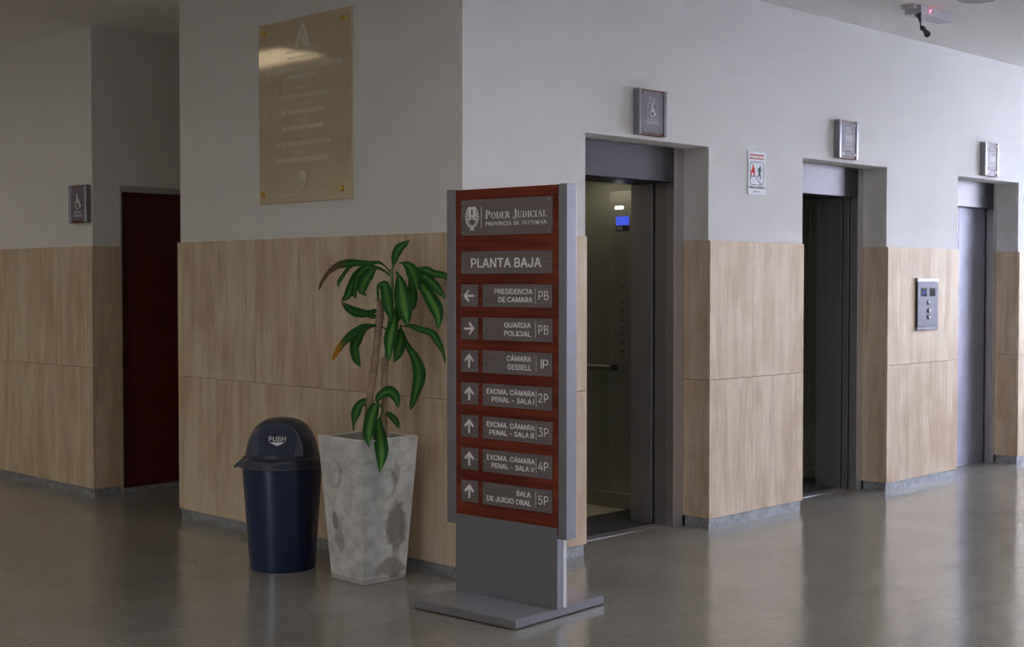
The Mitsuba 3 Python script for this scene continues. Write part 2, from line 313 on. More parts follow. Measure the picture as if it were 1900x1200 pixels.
obj('handle', cat_(tube([(DX1 - 0.09, YD + 0.05, 1.02), (DX1 - 0.09, YD - 0.005, 1.02), (DX1 - 0.20, YD - 0.005, 1.02)], 0.009), at(frame((DX1 - 0.09, YD + 0.05, 1.02), (1, 0, 0)), disc(0.026, 0.008))), 'm_alu', dk, smooth=40)

# the rest of the hall, beyond the frame
struct('ceiling', bx(XE, XW, YF, YL, H, H + 0.15), 'm_ceiling', 'plain white ceiling of the hall', 'ceiling')
y0, y1, z0, z1 = WIN
struct('wall_rear', bx(XE - 0.2, XW + 0.2, YF - 0.2, YF, 0, H), 'm_paint', 'plain white wall across the hall from the elevators', 'wall')
struct('wall_window', ext(sbox(YF - 0.2, 0, YB - 0.2, H).difference(sbox(y0, z0, y1, z1)), 'x', XW, XW + 0.2), 'm_paint', 'white end wall of the hall around its large window', 'wall')
ys, xa = np.linspace(y0 + 0.03, y1 - 0.03, 6), XW + 0.09
win = struct('window_1', cat_(*[bx(xa - 0.03, xa + 0.03, y - 0.03, y + 0.03, z0, z1) for y in ys], *[bx(xa - 0.03, xa + 0.03, y0, y1, z - 0.03, z + 0.03) for z in (z0 + 0.03, 2.4, z1 - 0.03)]), 'm_alu', 'large window at the bright end of the hall', 'window')
for a, b in zip(ys[:-1], ys[1:]):
    for c, d in ((z0 + 0.03, 2.4), (2.4, z1 - 0.03)):
        q = np.array([[xa, a, c], [xa, b, c], [xa, b, d], [xa, a, d]])
        obj('pane', trimesh.Trimesh(q, [[0, 1, 2], [0, 2, 3]], process=False), 'm_glass', win)
struct('wall_entrance', ext(sbox(YF, 0, YL, H).difference(sbox(DOOR[0], 0, DOOR[1], DOOR[2])), 'x', XE - 0.2, XE), 'm_paint', 'wall of the hall with the glazed entrance', 'wall')
en = struct('door_2', cat_(bx(XE - 0.12, XE - 0.06, DOOR[0], DOOR[0] + 0.05, 0, DOOR[2]), bx(XE - 0.12, XE - 0.06, DOOR[1] - 0.05, DOOR[1], 0, DOOR[2]), bx(XE - 0.12, XE - 0.06, DOOR[0], DOOR[1], DOOR[2] - 0.05, DOOR[2])), 'm_alu', 'glazed entrance door at the far end of the hall', 'door')
q = np.array([[XE - 0.09, DOOR[0], 0], [XE - 0.09, DOOR[1], 0], [XE - 0.09, DOOR[1], DOOR[2]], [XE - 0.09, DOOR[0], DOOR[2]]])
obj('pane', trimesh.Trimesh(q, [[0, 1, 2], [0, 2, 3]], process=False), 'm_glass', en)
struct('wall_corridor', bx(XE, 0.25, YL, YL + 0.2, 0, H), 'm_paint', 'wall that closes the hall at its dim end', 'wall')

# ------------------------------------------------------------------ elevators
def elevator(label, xl, xr, pw, closed):
    t = thing('elevator', label, 'elevator', None)
    a, b, yf = xl + pw, xr - pw, 0.205
    for s in (0, 1):
        x0, x1 = ((xl, a), (b, xr))[s]
        obj('frame_post', bx(x0, x1, yf, yf + 0.055, 0, ZO, 0.002), 'm_post', t)
    brushed('header', bx(a, b, yf, yf + 0.05, 2.165, ZO, 0.002), 'm_steel_header', t, label='polished steel header over the doors')
    obj('sill', cat_(bx(a, b, 0.285, 0.315, -0.003, 0.0045), bx(a, b, 0.320, 0.337, -0.003, 0.0045), bx(a, b, 0.342, 0.362, -0.003, 0.0045)), 'm_steel_dark', t, label='grooved metal door sill')
    dr_ = 0.357 if not closed and pw > 0.09 else 0.270
    for x0, x1 in ((a - 0.02, a), (b, b + 0.02)): obj('reveal', bx(x0, x1, yf + 0.056, dr_, 0, 2.165, 0.001), 'm_steel_dark', t)
    if closed:
        m = (a + b) / 2
        for x0, x1 in ((a + 0.002, m - 0.002), (m + 0.002, b - 0.004)): brushed('door_panel', bx(x0, x1, 0.276, 0.302, 0.006, 2.17, 0.0015), 'm_steel_door', t, label='closed brushed steel door leaf')
    elif pw < 0.09:
        for c, d in ((0.282, 0.328), (0.341, 0.392)):
            for x0, x1 in ((a - 0.03, a + 0.003), (b - 0.003, b + 0.03)): obj('door_panel', bx(x0, x1, c, d, 0.006, 2.17, 0.001), 'm_steel_dark', t, label='edge of an open door leaf')
    obj('shade_lintel', bx(a - 0.3, b + 0.3, 0.262, 0.56, 2.168, 2.30), 'm_black', t)  # car lintel, black to hold the dark of the gap below the header
    # the car behind
    cl, cr, cb, ct = xl - 0.19, xr + 0.20, 1.78, 2.28
    obj('car_wall', cat_(bx(cr, cr + 0.02, 0.56, cb, 0.0, ct), bx(cl - 0.02, cl, 0.56, cb, 0.0, ct), bx(cl, cr, cb, cb + 0.02, 0.0, ct)), 'm_car', t, label='dark brushed steel car walls')
    obj('car_ceiling', bx(cl, cr, 0.40, cb, ct, ct + 0.02), 'm_car', t)
    for x0, x1 in ((cl, a), (b, cr)):
        obj('car_return', cat_(bx(x0, x1, 0.392 if closed or pw < 0.09 else 0.383, 0.462, 0.004, 2.168, 0.002), bx(x0 + (0.004 if x0 == b else 0), x1 - (0.004 if x0 != b else 0), 0.464, 0.56, 0.004, 2.168, 0.002)), 'm_steel_dark', t)
    for x0, x1 in ((a - 0.12, a - 0.012), (b + 0.012, b + 0.12)): obj('gap_shade_fill', bx(x0, x1, dr_ + 0.001, 0.3825 if dr_ > 0.3 else 0.275, 0.004, 2.165), 'm_black', t)  # black filler, its colour stands in for the dark of the gap
    obj('car_floor_front', bx(cl, cr, 0.385, 0.832, -0.003, 0.005), 'm_rubber', t, label='dark front strip of the car floor')  # front strip of the car floor, darker than the rest
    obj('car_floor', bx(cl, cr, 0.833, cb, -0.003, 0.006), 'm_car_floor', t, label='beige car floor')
    for x0, x1 in ((cl, cl + 0.012), (cr - 0.012, cr)): obj('kick_plate', bx(x0, x1, 0.57, cb, 0.006, 0.115, 0.003), 'm_car', t)
    rl = obj('handrail', tube([(cr - 0.05, 0.93, 0.966), (cr - 0.05, cb - 0.12, 0.966)], 0.019, 14), 'm_rail', t, smooth=40, label='round steel handrail')
    for y in (0.93, cb - 0.13): obj('bracket', tube([(cr, y, 0.966), (cr - 0.05, y, 0.966)], 0.021, 12), 'm_black', rl, smooth=40)
    cp = obj('control_panel', bx(cr - 0.008, cr, 0.79, 0.985, 0.02, 2.16, 0.002), 'm_car_panel', t, label='full height control panel of the car')
    M = frame((cr - 0.008, 0.872, 0), (0, -1, 0))
    for z in (1.508, 1.408, 1.352, 1.287, 1.240, 1.193, 1.141, 1.080):
        obj('button', at(M @ np.array([[1, 0, 0, 0], [0, 1, 0, z], [0, 0, 1, 0], [0, 0, 0, 1]], float), disc(0.0125, 0.008)), 'm_screw', cp, smooth=40)
    if not closed and pw > 0.09:
        obj('display', at(M, ext(sbox(-0.056, 1.925, 0.056, 1.985), 'z', 0, 0.003)), 'm_black', cp, emitter=light(0, (0.05, 0.10, 0.75), 0.55), label='glowing blue screen')
        obj('display_caption', at(M, cat_(ext(sbox(-0.056, 1.885, 0.056, 1.9245), 'z', 0, 0.0028))), 'm_black', cp)
        obj('display_text', at(M, txt('PB', -0.045, 0.0, 1.893, 0.024, out=0.003)), 'm_letter', cp)
        obj('glowing_bar', at(M, ext(rbox(0.075, 0.022, 0.008, -0.03, 2.045), 'z', 0, 0.004)), 'm_letter', cp, emitter=light(0, (1, 1, 0.98), 2.2), label='small white glowing bar')  # white emissive bar on the control panel
        obj('car_lamp', disc_lamp((cl + cr) / 2 + 0.1, 1.42, ct - 0.004, 0.11), 'm_letter', t, emitter=light(0, (1.0, 0.91, 0.72), CAR_LAMP), label='warm ceiling lamp of the car')
    return t
def disc_lamp(x, y, z, r):
    a = np.arange(20) * 2 * np.pi / 20; v = np.vstack([np.c_[x + r * np.cos(a), y + r * np.sin(a), 0 * a + z], [[x, y, z]]])
    return trimesh.Trimesh(v, [[20, (i + 1) % 20, i] for i in range(20)], process=False)
elevator('open elevator with a dark lit car, behind the right side of the directory sign', *OPEN[0], 0.098, False)
elevator('dark elevator with half open doors, between the fire notice and the call panel', *OPEN[1], 0.074, False)
elevator('closed elevator with bluish steel doors, right of the call panel', *OPEN[2], 0.052, True)

# ------------------------------------------------------------------ lettering and emblems (polygons in the plane, unit height unless said)
def pl(*pts): return Polygon(pts).buffer(0)
def ell(cx, cy, rx, ry, n=40):
    a = np.arange(n) * 2 * np.pi / n; return Polygon(np.c_[cx + rx * np.cos(a), cy + ry * np.sin(a)])
def serif(s, x0, x1, base, h, out=0.0, depth=0.0008, small=0.76, big='all'):
    """roman capitals with thick and thin strokes; the first letter of each word tall, the rest small capitals"""
    t, n = 0.15, 0.042
    def sf(x, w=t, y=0.0): return sbox(x - 0.085, y, x + w + 0.085, y + n)
    def stem(x, w=t): return unary_union([sbox(x, 0, x + w, 1), sf(x, w), sf(x, w, 1 - n)])
    def hook(x, y, d): return pl((x, y), (x + 0.07, y), (x + 0.07, y + d * 0.19), (x + 0.035, y + d * 0.19))
    bowl = lambda x, y, w, h_, th: ell(x, y, w, h_).difference(ell(x - 0.02, y, w - th, h_ - n)).intersection(sbox(x, -1, 3, 2))
    def line(p, q, w): return LineString([p, q]).buffer(w / 2, cap_style=2)
    def glyph(c):
        if c == 'I': return stem(0.1), 0.35
        if c == 'L': return unary_union([stem(0.1), sbox(0.1, 0, 0.6, n), hook(0.55, 0, 1)]), 0.66
        if c == 'E': return unary_union([stem(0.1), sbox(0.1, 0, 0.6, n), hook(0.55, 0, 1), sbox(0.1, 1 - n, 0.57, 1), hook(0.52, 1, -1), sbox(0.1, 0.49, 0.45, 0.49 + n), sbox(0.42, 0.42, 0.46, 0.60)]), 0.67
        if c == 'D': return unary_union([stem(0.1), sbox(0.2, 0, 0.33, n), sbox(0.2, 1 - n, 0.33, 1), bowl(0.32, 0.5, 0.42, 0.5, t)]), 0.80
        if c in 'PR':
            g = [stem(0.1), sbox(0.2, 0.46, 0.34, 0.46 + n), sbox(0.2, 1 - n, 0.34, 1), bowl(0.33, 0.73, 0.30, 0.27, t)]
            if c == 'R': g += [pl((0.34, 0.48), (0.50, 0.48), (0.74, 0), (0.55, 0)), sbox(0.55, 0, 0.80, n)]
            return unary_union(g), 0.80 if c == 'R' else 0.70
        if c == 'O': return ell(0.42, 0.5, 0.38, 0.52).difference(ell(0.42, 0.5, 0.23, 0.52 - n)), 0.84
        if c == 'C': return unary_union([ell(0.42, 0.5, 0.38, 0.52).difference(ell(0.45, 0.5, 0.25, 0.52 - n)).difference(sbox(0.60, 0.24, 1, 0.76)), sbox(0.63, 0.70, 0.69, 0.98), sbox(0.63, 0.02, 0.67, 0.24)]), 0.76
        if c == 'J': return unary_union([sbox(0.24, 0.02, 0.24 + t, 1), sf(0.24, t, 1 - n), ell(0.19, 0.02, 0.20, 0.16).difference(ell(0.16, 0.05, 0.12, 0.13)).intersection(sbox(-1, -1, 0.4, 0.05)), ell(0.06, 0.04, 0.06, 0.06)]), 0.48
        if c == 'U': return unary_union([sbox(0.1, 0.28, 0.1 + t, 1), sf(0.1, t, 1 - n), sbox(0.62, 0.28, 0.62 + n, 1), sf(0.62, n, 1 - n), ell(0.38, 0.28, 0.28, 0.30).difference(ell(0.42, 0.30, 0.20, 0.28)).intersection(sbox(0, -1, 1, 0.29))]), 0.80
        if c == 'V': return unary_union([pl((0.05, 1), (0.22, 1), (0.45, 0.25), (0.38, 0)), line((0.41, 0.02), (0.70, 1), n), sbox(-0.02, 1 - n, 0.29, 1), sbox(0.60, 1 - n, 0.80, 1)]), 0.80
        if c == 'N': return unary_union([sbox(0.1, 0, 0.1 + n, 1), sf(0.1, n), sbox(0.68, 0, 0.68 + n, 1), sf(0.68, n, 1 - n), pl((0.06, 1), (0.26, 1), (0.72, 0), (0.60, 0))]), 0.84
        if c == 'T': return unary_union([sbox(0.30, 0, 0.30 + t, 1), sf(0.30), sbox(0.02, 1 - n, 0.73, 1), hook(0.02, 1, -1), hook(0.66, 1, -1)]), 0.76
        if c == 'M': return unary_union([sbox(0.1, 0, 0.1 + n, 1), sf(0.1, n), sbox(0.78, 0, 0.78 + t, 1), sf(0.78), sf(0.78, t, 1 - n), pl((0.06, 1), (0.25, 1), (0.52, 0.2), (0.46, 0)), line((0.48, 0.04), (0.80, 1), n)]), 1.05
        if c in 'AÁ':
            g = [line((0.10, 0), (0.42, 1), n), pl((0.36, 1), (0.47, 1), (0.78, 0), (0.60, 0)), sbox(0.20, 0.33, 0.62, 0.33 + n), sbox(0.0, 0, 0.22, n), sbox(0.52, 0, 0.86, n)]
            if c == 'Á': g.append(pl((0.38, 1.08), (0.46, 1.08), (0.60, 1.28), (0.49, 1.28)))
            return unary_union(g), 0.86
        return None, 0.42
    x, parts, new = 0.0, [], True
    for c in s:
        k = 1.0 if (big == 'all' or new) else small
        g, w = glyph(c)
        if g is not None: parts.append(affinity.translate(affinity.scale(g, k, k, origin=(0, 0)), x, 0))
        x += w * k + 0.03; new = c == ' '
    u = unary_union(parts).buffer(0.004)
    b = u.bounds; u = affinity.translate(u, -b[0], 0); u = affinity.scale(u, (x1 - x0) / (b[2] - b[0]), h, origin=(0, 0))
    return slab2(affinity.translate(u, x0, base), out, out + depth)
def arrow(direction, cx, cy, s, w):
    g = unary_union([LineString([(-0.5, 0), (0.46, 0)]).buffer(w / s / 2, cap_style=2), LineString([(0.02, 0.44), (0.46, 0), (0.02, -0.44)]).buffer(w / s / 2, cap_style=2, join_style=2)])
    g = affinity.rotate(affinity.scale(g, s, s, origin=(0, 0)), {'right': 0, 'up': 90, 'left': 180, 'down': 270}[direction], origin=(0, 0)); return affinity.translate(g, cx, cy)
def crest(cx, cy, h):
    """oval coat of arms in a ring of leaves with a bow below"""
    g = []
    for i in range(30):
        a = math.radians(-76 + 332 * i / 29) + math.radians(8 - 90 + 0) * 0
        a = math.radians(112 + 316 * i / 29)
        x, y = 0.325 * math.cos(a), 0.07 + 0.42 * math.sin(a)
        lf = affinity.rotate(ell(0, 0, 0.062, 0.026, 10), math.degrees(a) + (52 if i < 15 else 128), origin=(0, 0)); g.append(affinity.translate(lf, x, y))
    g.append(ell(0, 0.07, 0.325, 0.42).difference(ell(0, 0.07, 0.300, 0.395)).intersection(sbox(-1, -1, 1, 0.42)))
    oval = ell(0, 0.09, 0.235, 0.375)
    top = oval.intersection(sbox(-1, 0.06, 1, 1)).difference(unary_union([ell(0, 0.30, 0.055, 0.075), sbox(-0.05, 0.13, 0.05, 0.30)]))
    low = unary_union([pl((-0.23, -0.02), (-0.06, 0.05), (-0.03, 0.05), (-0.02, -0.24), (0.02, -0.24), (0.03, 0.05), (0.06, 0.05), (0.23, -0.02), (0.20, -0.10), (0.07, -0.03), (0, -0.02), (-0.07, -0.03), (-0.20, -0.10))])
    rim = oval.difference(ell(0, 0.09, 0.212, 0.352)).intersection(sbox(-1, -1, 1, 0.08))
    bow = [pl((-0.02, -0.36), (-0.13, -0.44), (-0.07, -0.50), (0, -0.40)), pl((0.02, -0.36), (0.13, -0.44), (0.07, -0.50), (0, -0.40))]
    u = unary_union(g + [top, low, rim] + bow)
    return affinity.translate(affinity.scale(u, h, h, origin=(0, 0)), cx, cy)
def wheelchair(cx, cy, h):
    g = [ell(-0.06, 0.42, 0.075, 0.075, 16), LineString([(-0.06, 0.30), (-0.03, 0.02), (0.17, 0.02), (0.28, -0.24), (0.36, -0.21)]).buffer(0.052, join_style=2), pl((-0.11, 0.31), (0.0, 0.31), (0.06, 0.02), (-0.09, 0.02)),
         LineString([(-0.03, 0.17), (0.14, 0.15)]).buffer(0.03)]
    g.append(ell(-0.02, -0.16, 0.27, 0.27).difference(ell(-0.02, -0.16, 0.205, 0.205)).difference(pl((-0.02, -0.1), (-0.10, 0.5), (0.5, 0.5), (0.5, -0.12))))
    return affinity.translate(affinity.scale(unary_union(g), h, h, origin=(0, 0)), cx, cy)
def standing(cx, cy, h):
    g = [ell(0, 0.42, 0.08, 0.08, 14), rbox(0.26, 0.34, 0.06, 0, 0.15), sbox(-0.10, -0.5, -0.015, 0.05), sbox(0.015, -0.5, 0.10, 0.05)]
    return affinity.translate(affinity.scale(unary_union(g), h, h, origin=(0, 0)), cx, cy)

# ------------------------------------------------------------------ directory sign
TH = 0.0748; SX, SY = -0.2155, -0.5547
SU = np.array([math.sin(TH), -math.cos(TH), 0]); SM = frame((SX, SY, 0), SU)      # local: along, up, out (towards the reader)
sign = thing('directory_sign', 'tall free-standing red wood directory sign PLANTA BAJA between grey metal posts', 'sign')
def lb(u0, u1, z0, z1, o0, o1, b=0.0): return at(SM, bx(u0, u1, z0, z1, o0, o1, b))
FR = 0.057                                                                           # how far the posts' faces stand out
obj('base_plate', lb(-0.316, 0.316, 0.004, 0.046, -0.328, 0.328, 0.003), 'm_alu', sign, label='flat brushed metal base plate')
for u in (-0.28, 0.28):
    for o in (-0.29, 0.29): obj('foot', lb(u - 0.02, u + 0.02, 0, 0.005, o - 0.02, o + 0.02), 'm_rubber', sign)
obj('pedestal', lb(-0.298, 0.334, 0.046, 0.42, 0.014, 0.055, 0.0015), 'm_grey_enamel', sign, label='grey pedestal sheet under the panel')
obj('pedestal_side', lb(-0.297, 0.334, 0.046, 0.42, -0.016, 0.012, 0.0015), 'm_edge', sign, label='pale metal rear half of the pedestal')
def post(u0, u1):
    w, d = u1 - u0, 0.074
    return at(SM @ np.array([[1, 0, 0, (u0 + u1) / 2], [0, 0, 1, 0.372], [0, -1, 0, FR - d / 2], [0, 0, 0, 1]], float), slab2(rbox(w, d, 0.003), 0, 1.614))
obj('side_post', post(-0.353, -0.294), 'm_alu', sign, smooth=40); obj('side_post', post(0.341, 0.389), 'm_alu', sign, smooth=40)
bm = bx(-0.294, 0.341, 0.374, 1.983, -0.012, FR - 0.006); bm = trimesh.Trimesh(bm.triangles.reshape(-1, 3), np.arange(36).reshape(-1, 3), process=False)
buv = bm.vertices[:, :2].copy(); obj('board', at(SM, bm), 'm_wood', sign, uv=buv, label='red brown wood grain board')
PF = FR - 0.006
def splate(name, u0, u1, z0, z1, screws, label):
    p = obj(name, lb(u0, u1, z0, z1, PF, PF + 0.004, 0.0008), 'm_plate', sign, label=label)
    for su, sz in screws: obj('screw', at(SM @ np.array([[1, 0, 0, su], [0, 1, 0, sz], [0, 0, 1, PF + 0.004], [0, 0, 0, 1]], float), disc(0.0068 if name == 'title_plate' else 0.0052, 0.004)), 'm_screw', p, smooth=40)
    return p
LO = PF + 0.004
tp = splate('title_plate', -0.260, 0.305, 1.7625, 1.9335, [(-0.243, 1.9195), (0.287, 1.9195), (-0.243, 1.7775), (0.287, 1.7775)], 'grey brown plate reading PODER JUDICIAL')
obj('crest', at(SM, slab2(crest(-0.188, 1.844, 0.118), LO, LO + 0.0008)), 'm_letter', tp)
obj('lettering', at(SM, cat_(serif('PODER JUDICIAL', -0.103, 0.272, 1.8405, 0.039, LO, big='first'), serif('PROVINCIA DE TUCUMÁN', -0.102, 0.273, 1.8065, 0.0185, LO))), 'm_letter', tp)
obj('divider', lb(-0.1295, -0.1265, 1.794, 1.900, LO, LO + 0.0008), 'm_letter', tp)
fp = splate('floor_plate', -0.259, 0.305, 1.580, 1.687, [(-0.247, 1.632), (0.288, 1.635)], 'grey brown plate reading PLANTA BAJA')
obj('lettering', at(SM, txt('PLANTA BAJA', -0.195, 0.240, 1.611, 0.0425, out=LO)), 'm_letter', fp)
ROWS = [('left', [('PRESIDENCIA', -0.045, 0.187, 0.0), ('DE CAMARA', -0.021, 0.187, -0.038)], 'PB', 0.2045), ('right', [('GUARDIA', 0.015, 0.178, 0.0), ('POLICIAL', 0.015, 0.178, -0.0395)], 'PB', 0.205),
        ('up', [('CÁMARA', 0.030, 0.181, 0.001), ('GESSELL', 0.035, 0.181, -0.039)], 'IP', 0.210), ('up', [('EXCMA. CÁMARA', -0.095, 0.202, -0.002), ('PENAL - SALA I', -0.063, 0.197, -0.0385)], '2P', 0.210),
        ('up', [('EXCMA. CÁMARA', -0.095, 0.202, -0.002), ('PENAL - SALA III', -0.077, 0.197, -0.0385)], '3P', 0.210), ('up', [('EXCMA. CÁMARA', -0.095, 0.202, -0.002), ('PENAL - SALA V', -0.063, 0.200, -0.0385)], '4P', 0.210),
        ('up', [('SALA', 0.090, 0.178, -0.0005), ('DE JUICIO ORAL', -0.095, 0.180, -0.0405)], '5P', 0.208)]
for i, (d, lines, fl, bar) in enumerate(ROWS):
    zt = 1.5305 - 0.1568 * i; zm = zt - 0.053; zb = zt - 0.0445
    ap = splate('arrow_plate', -0.261, -0.1495, zt - 0.1065, zt, [(-0.250, zm - 0.001), (-0.160, zm - 0.001)], f'small grey brown plate with an arrow pointing {d}')
    obj('arrow', at(SM, slab2(arrow(d, -0.205, zm - 0.002, 0.062, 0.0105), LO, LO + 0.0045)), 'm_letter', ap)
    tpk = splate('name_plate', -0.1225, 0.3045, zt - 0.107, zt + 0.0005, [(-0.108, zm - 0.002), (0.2945, zm - 0.002)], f'grey brown plate reading {lines[0][0]} {lines[1][0]} {fl}')
    obj('lettering', at(SM, cat_(*[txt(s, a, b, zb + o, 0.0235, out=LO) for s, a, b, o in lines])), 'm_letter', tpk)
    obj('floor_number', at(SM, txt(fl, 0.223 if fl != 'IP' else 0.236, 0.282, zb - 0.027, 0.0415, bold=False, out=LO)), 'm_letter', tpk)
    obj('divider', lb(bar - 0.0012, bar + 0.0012, zm - 0.036, zm + 0.038, LO, LO + 0.0008), 'm_letter', tpk)

# ------------------------------------------------------------------ brass plaque
PM = frame((0, 0, 0), (0, -1, 0))
pq = thing('brass_plaque', 'large brass inauguration plaque with engraved lettering high on the white wall', 'plaque')
PX0, PX1, PZ0, PZ1, PO = -1.7925, -0.9035, 2.008, 3.075, -0.003
k = obj('sheet', at(PM, bx(PX0, PX1, PZ0, PZ1, -PT + 0.001, PO, 0.0012)), 'm_brass', pq)
for a, z in ((-1.735, 3.022), (-0.972, 3.017), (-1.748, 2.067), (-0.990, 2.068)):
    obj('boss', at(PM @ np.array([[1, 0, 0, a], [0, 1, 0, z], [0, 0, 1, PO], [0, 0, 0, 1]], float), disc(0.0175, 0.012, 18)), 'm_gold', pq, smooth=40, label='round golden fixing boss')
lines = [('ARQUITECTURA', -1.515, -1.20, 2.875, 0.015), ('OBRAS PUBLICAS', -1.515, -1.25, 2.842, 0.013), ('INAUGURACION EDIFICIO FUERO PENAL', -1.729, -0.975, 2.768, 0.030), ('PRIMERA ETAPA', -1.497, -1.215, 2.722, 0.027),
         ('PRESIDENTE', -1.435, -1.285, 2.664, 0.016), ('DR. DANIEL OSCAR POSSE', -1.578, -1.115, 2.612, 0.026), ('VOCAL DECANO', -1.450, -1.262, 2.567, 0.016), ('DR. RENE MARIO GOANE', -1.566, -1.159, 2.523, 0.025), ('VOCAL', -1.408, -1.325, 2.473, 0.016),
         ('DR. ANTONIO GANDUR', -1.558, -1.160, 2.428, 0.025), ('VOCAL', -1.408, -1.325, 2.384, 0.016), ('DR. ANTONIO DANIEL ESTOFAN', -1.631, -1.094, 2.336, 0.025), ('VOCAL', -1.412, -1.326, 2.286, 0.016),
         ('DRA. CLAUDIA BEATRIZ SBDAR', -1.625, -1.110, 2.241, 0.025), ('SAN MIGUEL DE TUCUMAN, NOVIEMBRE', -1.590, -1.140, 2.045, 0.015)]
for s, a, b, z, h in lines: obj('lettering', at(PM, txt(s, a, b, z, h, 0.0006, h > 0.02, PO)), 'm_engraved', pq)
lg = unary_union([LineString([(0.0, 0.122), (0.052, 0.009), (0.022, 0.009), (-0.012, 0.055)]).buffer(0.011, join_style=2), pl((-0.082, 0), (-0.055, 0), (-0.002, 0.128), (-0.02, 0.128)), LineString([(-0.01, 0.07), (0.008, 0.04), (0.018, 0.01)]).buffer(0.006)])
obj('emblem', at(PM, slab2(affinity.translate(lg, -1.349, 2.905), PO, PO + 0.0006)), 'm_engraved', pq)
obj('crest', at(PM, slab2(crest(-1.363, 2.143, 0.10), PO, PO + 0.0006)), 'm_engraved', pq)

# ------------------------------------------------------------------ signs on the walls
def wall_sign(label, M, w, h, kind, lines, dp=0.03):
    """M: local frame with its origin at the sign's lower left corner on the paint; stands dp out"""
    t = thing('wall_sign', label, 'sign', None); rw = 0.030
    for u0 in (0, w - rw): obj('side_rail', at(M, bx(u0, u0 + rw, 0, h, 0, dp, 0.004)), 'm_alu', t)
    obj('board', at(M, bx(rw, w - rw, 0.002, h - 0.002, 0, dp - 0.009)), 'm_wood', t, uv=None, label='red wood backing board')
    p0, p1, q0, q1, o = rw + 0.003, w - rw - 0.003, 0.014, h - 0.012, dp - 0.009
    p = obj('face_plate', at(M, bx(p0, p1, q0, q1, o, o + 0.004, 0.0008)), 'm_plate_wall', t); o += 0.004
    for u in (p0 + 0.015, p1 - 0.015):
        for z in (q0 + 0.016, q1 - 0.016): obj('screw', at(M @ np.array([[1, 0, 0, u], [0, 1, 0, z], [0, 0, 1, o], [0, 0, 0, 1]], float), disc(0.008, 0.005)), 'm_screw', p, smooth=40)
    c = w / 2
    if kind == 'chair':
        g = unary_union([rbox(0.092, 0.098, 0.008, c, 0.140).difference(rbox(0.085, 0.091, 0.005, c, 0.140)), wheelchair(c, 0.142, 0.082), arrow('up', c - 0.022, 0.212, 0.028, 0.0035), arrow('down', c + 0.010, 0.210, 0.028, 0.0035)])
    elif kind == 'toilet':
        g = wheelchair(c, 0.150, 0.125)
    else:
        g = unary_union([rbox(0.100, 0.092, 0.008, c, 0.142).difference(rbox(0.093, 0.085, 0.005, c, 0.142))] + [standing(c + d, 0.140, 0.066) for d in (-0.028, 0, 0.028)] + [arrow('up', c - 0.015, 0.210, 0.026, 0.0035), arrow('down', c + 0.015, 0.210, 0.026, 0.0035)])
    obj('pictogram', at(M, slab2(g, o, o + 0.0008)), 'm_letter', p)
    obj('lettering', at(M, cat_(*[txt(s, c - ww_ / 2, c + ww_ / 2, z, hh, 0.0008, hh > 0.01, o) for s, ww_, z, hh in lines])), 'm_letter', p)
ASC = [('ASCENSORES', 0.122, 0.068, 0.0145)]
RA = lambda x, z: frame((x, PT, z), (1, 0, 0))
wall_sign('grey sign with a wheelchair symbol reading ASCENSORES, above the open elevator', RA(1.372, 2.400), 0.262, 0.268, 'chair', ASC + [('DISCAPACITADOS', 0.10, 0.050, 0.0085)], 0.045)
wall_sign('grey sign with standing figures, above the dark half open elevator', RA(3.537, 2.402), 0.252, 0.266, 'people', ASC + [('CAPACIDAD MAXIMA', 0.12, 0.050, 0.008)], 0.045)
wall_sign('pale shiny sign with standing figures, above the closed elevator', RA(5.727, 2.402), 0.238, 0.270, 'people', ASC + [('CAPACIDAD MAXIMA', 0.12, 0.050, 0.008)], 0.045)
wall_sign('dim grey sign with a wheelchair symbol, beside the dark red door', frame((XD + PT, 4.140, 1.966), (0, -1, 0)), 0.252, 0.270, 'toilet', [('BAÑO PARA', 0.10, 0.070, 0.013), ('DISCAPACITADOS', 0.13, 0.045, 0.012)], 0.045)

nt = thing('fire_notice', 'small white fire notice with a red flame, on the wall between two elevators', 'notice')
NM = frame((2.514, PT, 2.104), (1, 0, 0)); NW, NH = 0.195, 0.280
obj('sheet', at(NM, bx(0, NW, 0, NH, 0, 0.006, 0.001)), 'm_sign_white', nt); o = 0.006
obj('red_lettering', at(NM, cat_(txt('EN CASO DE INCENDIO', 0.018, 0.172, 0.250, 0.0115, out=o), txt('USE LA ESCALERA', 0.018, 0.172, 0.229, 0.0125, out=o))), 'm_red', nt)
st = [(0.022, 0.118), (0.086, 0.118), (0.086, 0.108), (0.098, 0.108), (0.098, 0.096), (0.110, 0.096), (0.110, 0.085), (0.126, 0.085), (0.126, 0.073), (0.170, 0.073)]
g = unary_union([rbox(0.152, 0.150, 0.022, 0.097, 0.138).difference(rbox(0.145, 0.143, 0.019, 0.097, 0.138)), LineString(st).buffer(0.0021, cap_style=2, join_style=2)])
obj('border', at(NM, slab2(g, o, o + 0.0006)), 'm_ink', nt)
obj('flame', at(NM, slab2(pl((0.030, 0.122), (0.028, 0.150), (0.044, 0.165), (0.050, 0.198), (0.066, 0.172), (0.074, 0.150), (0.070, 0.126), (0.060, 0.121), (0.058, 0.138), (0.048, 0.146), (0.040, 0.138), (0.038, 0.121)), o, o + 0.0006)), 'm_red', nt)
obj('flame_core', at(NM, slab2(pl((0.062, 0.120), (0.064, 0.142), (0.070, 0.150), (0.073, 0.132), (0.068, 0.121)), o, o + 0.0009)), 'm_orange', nt)
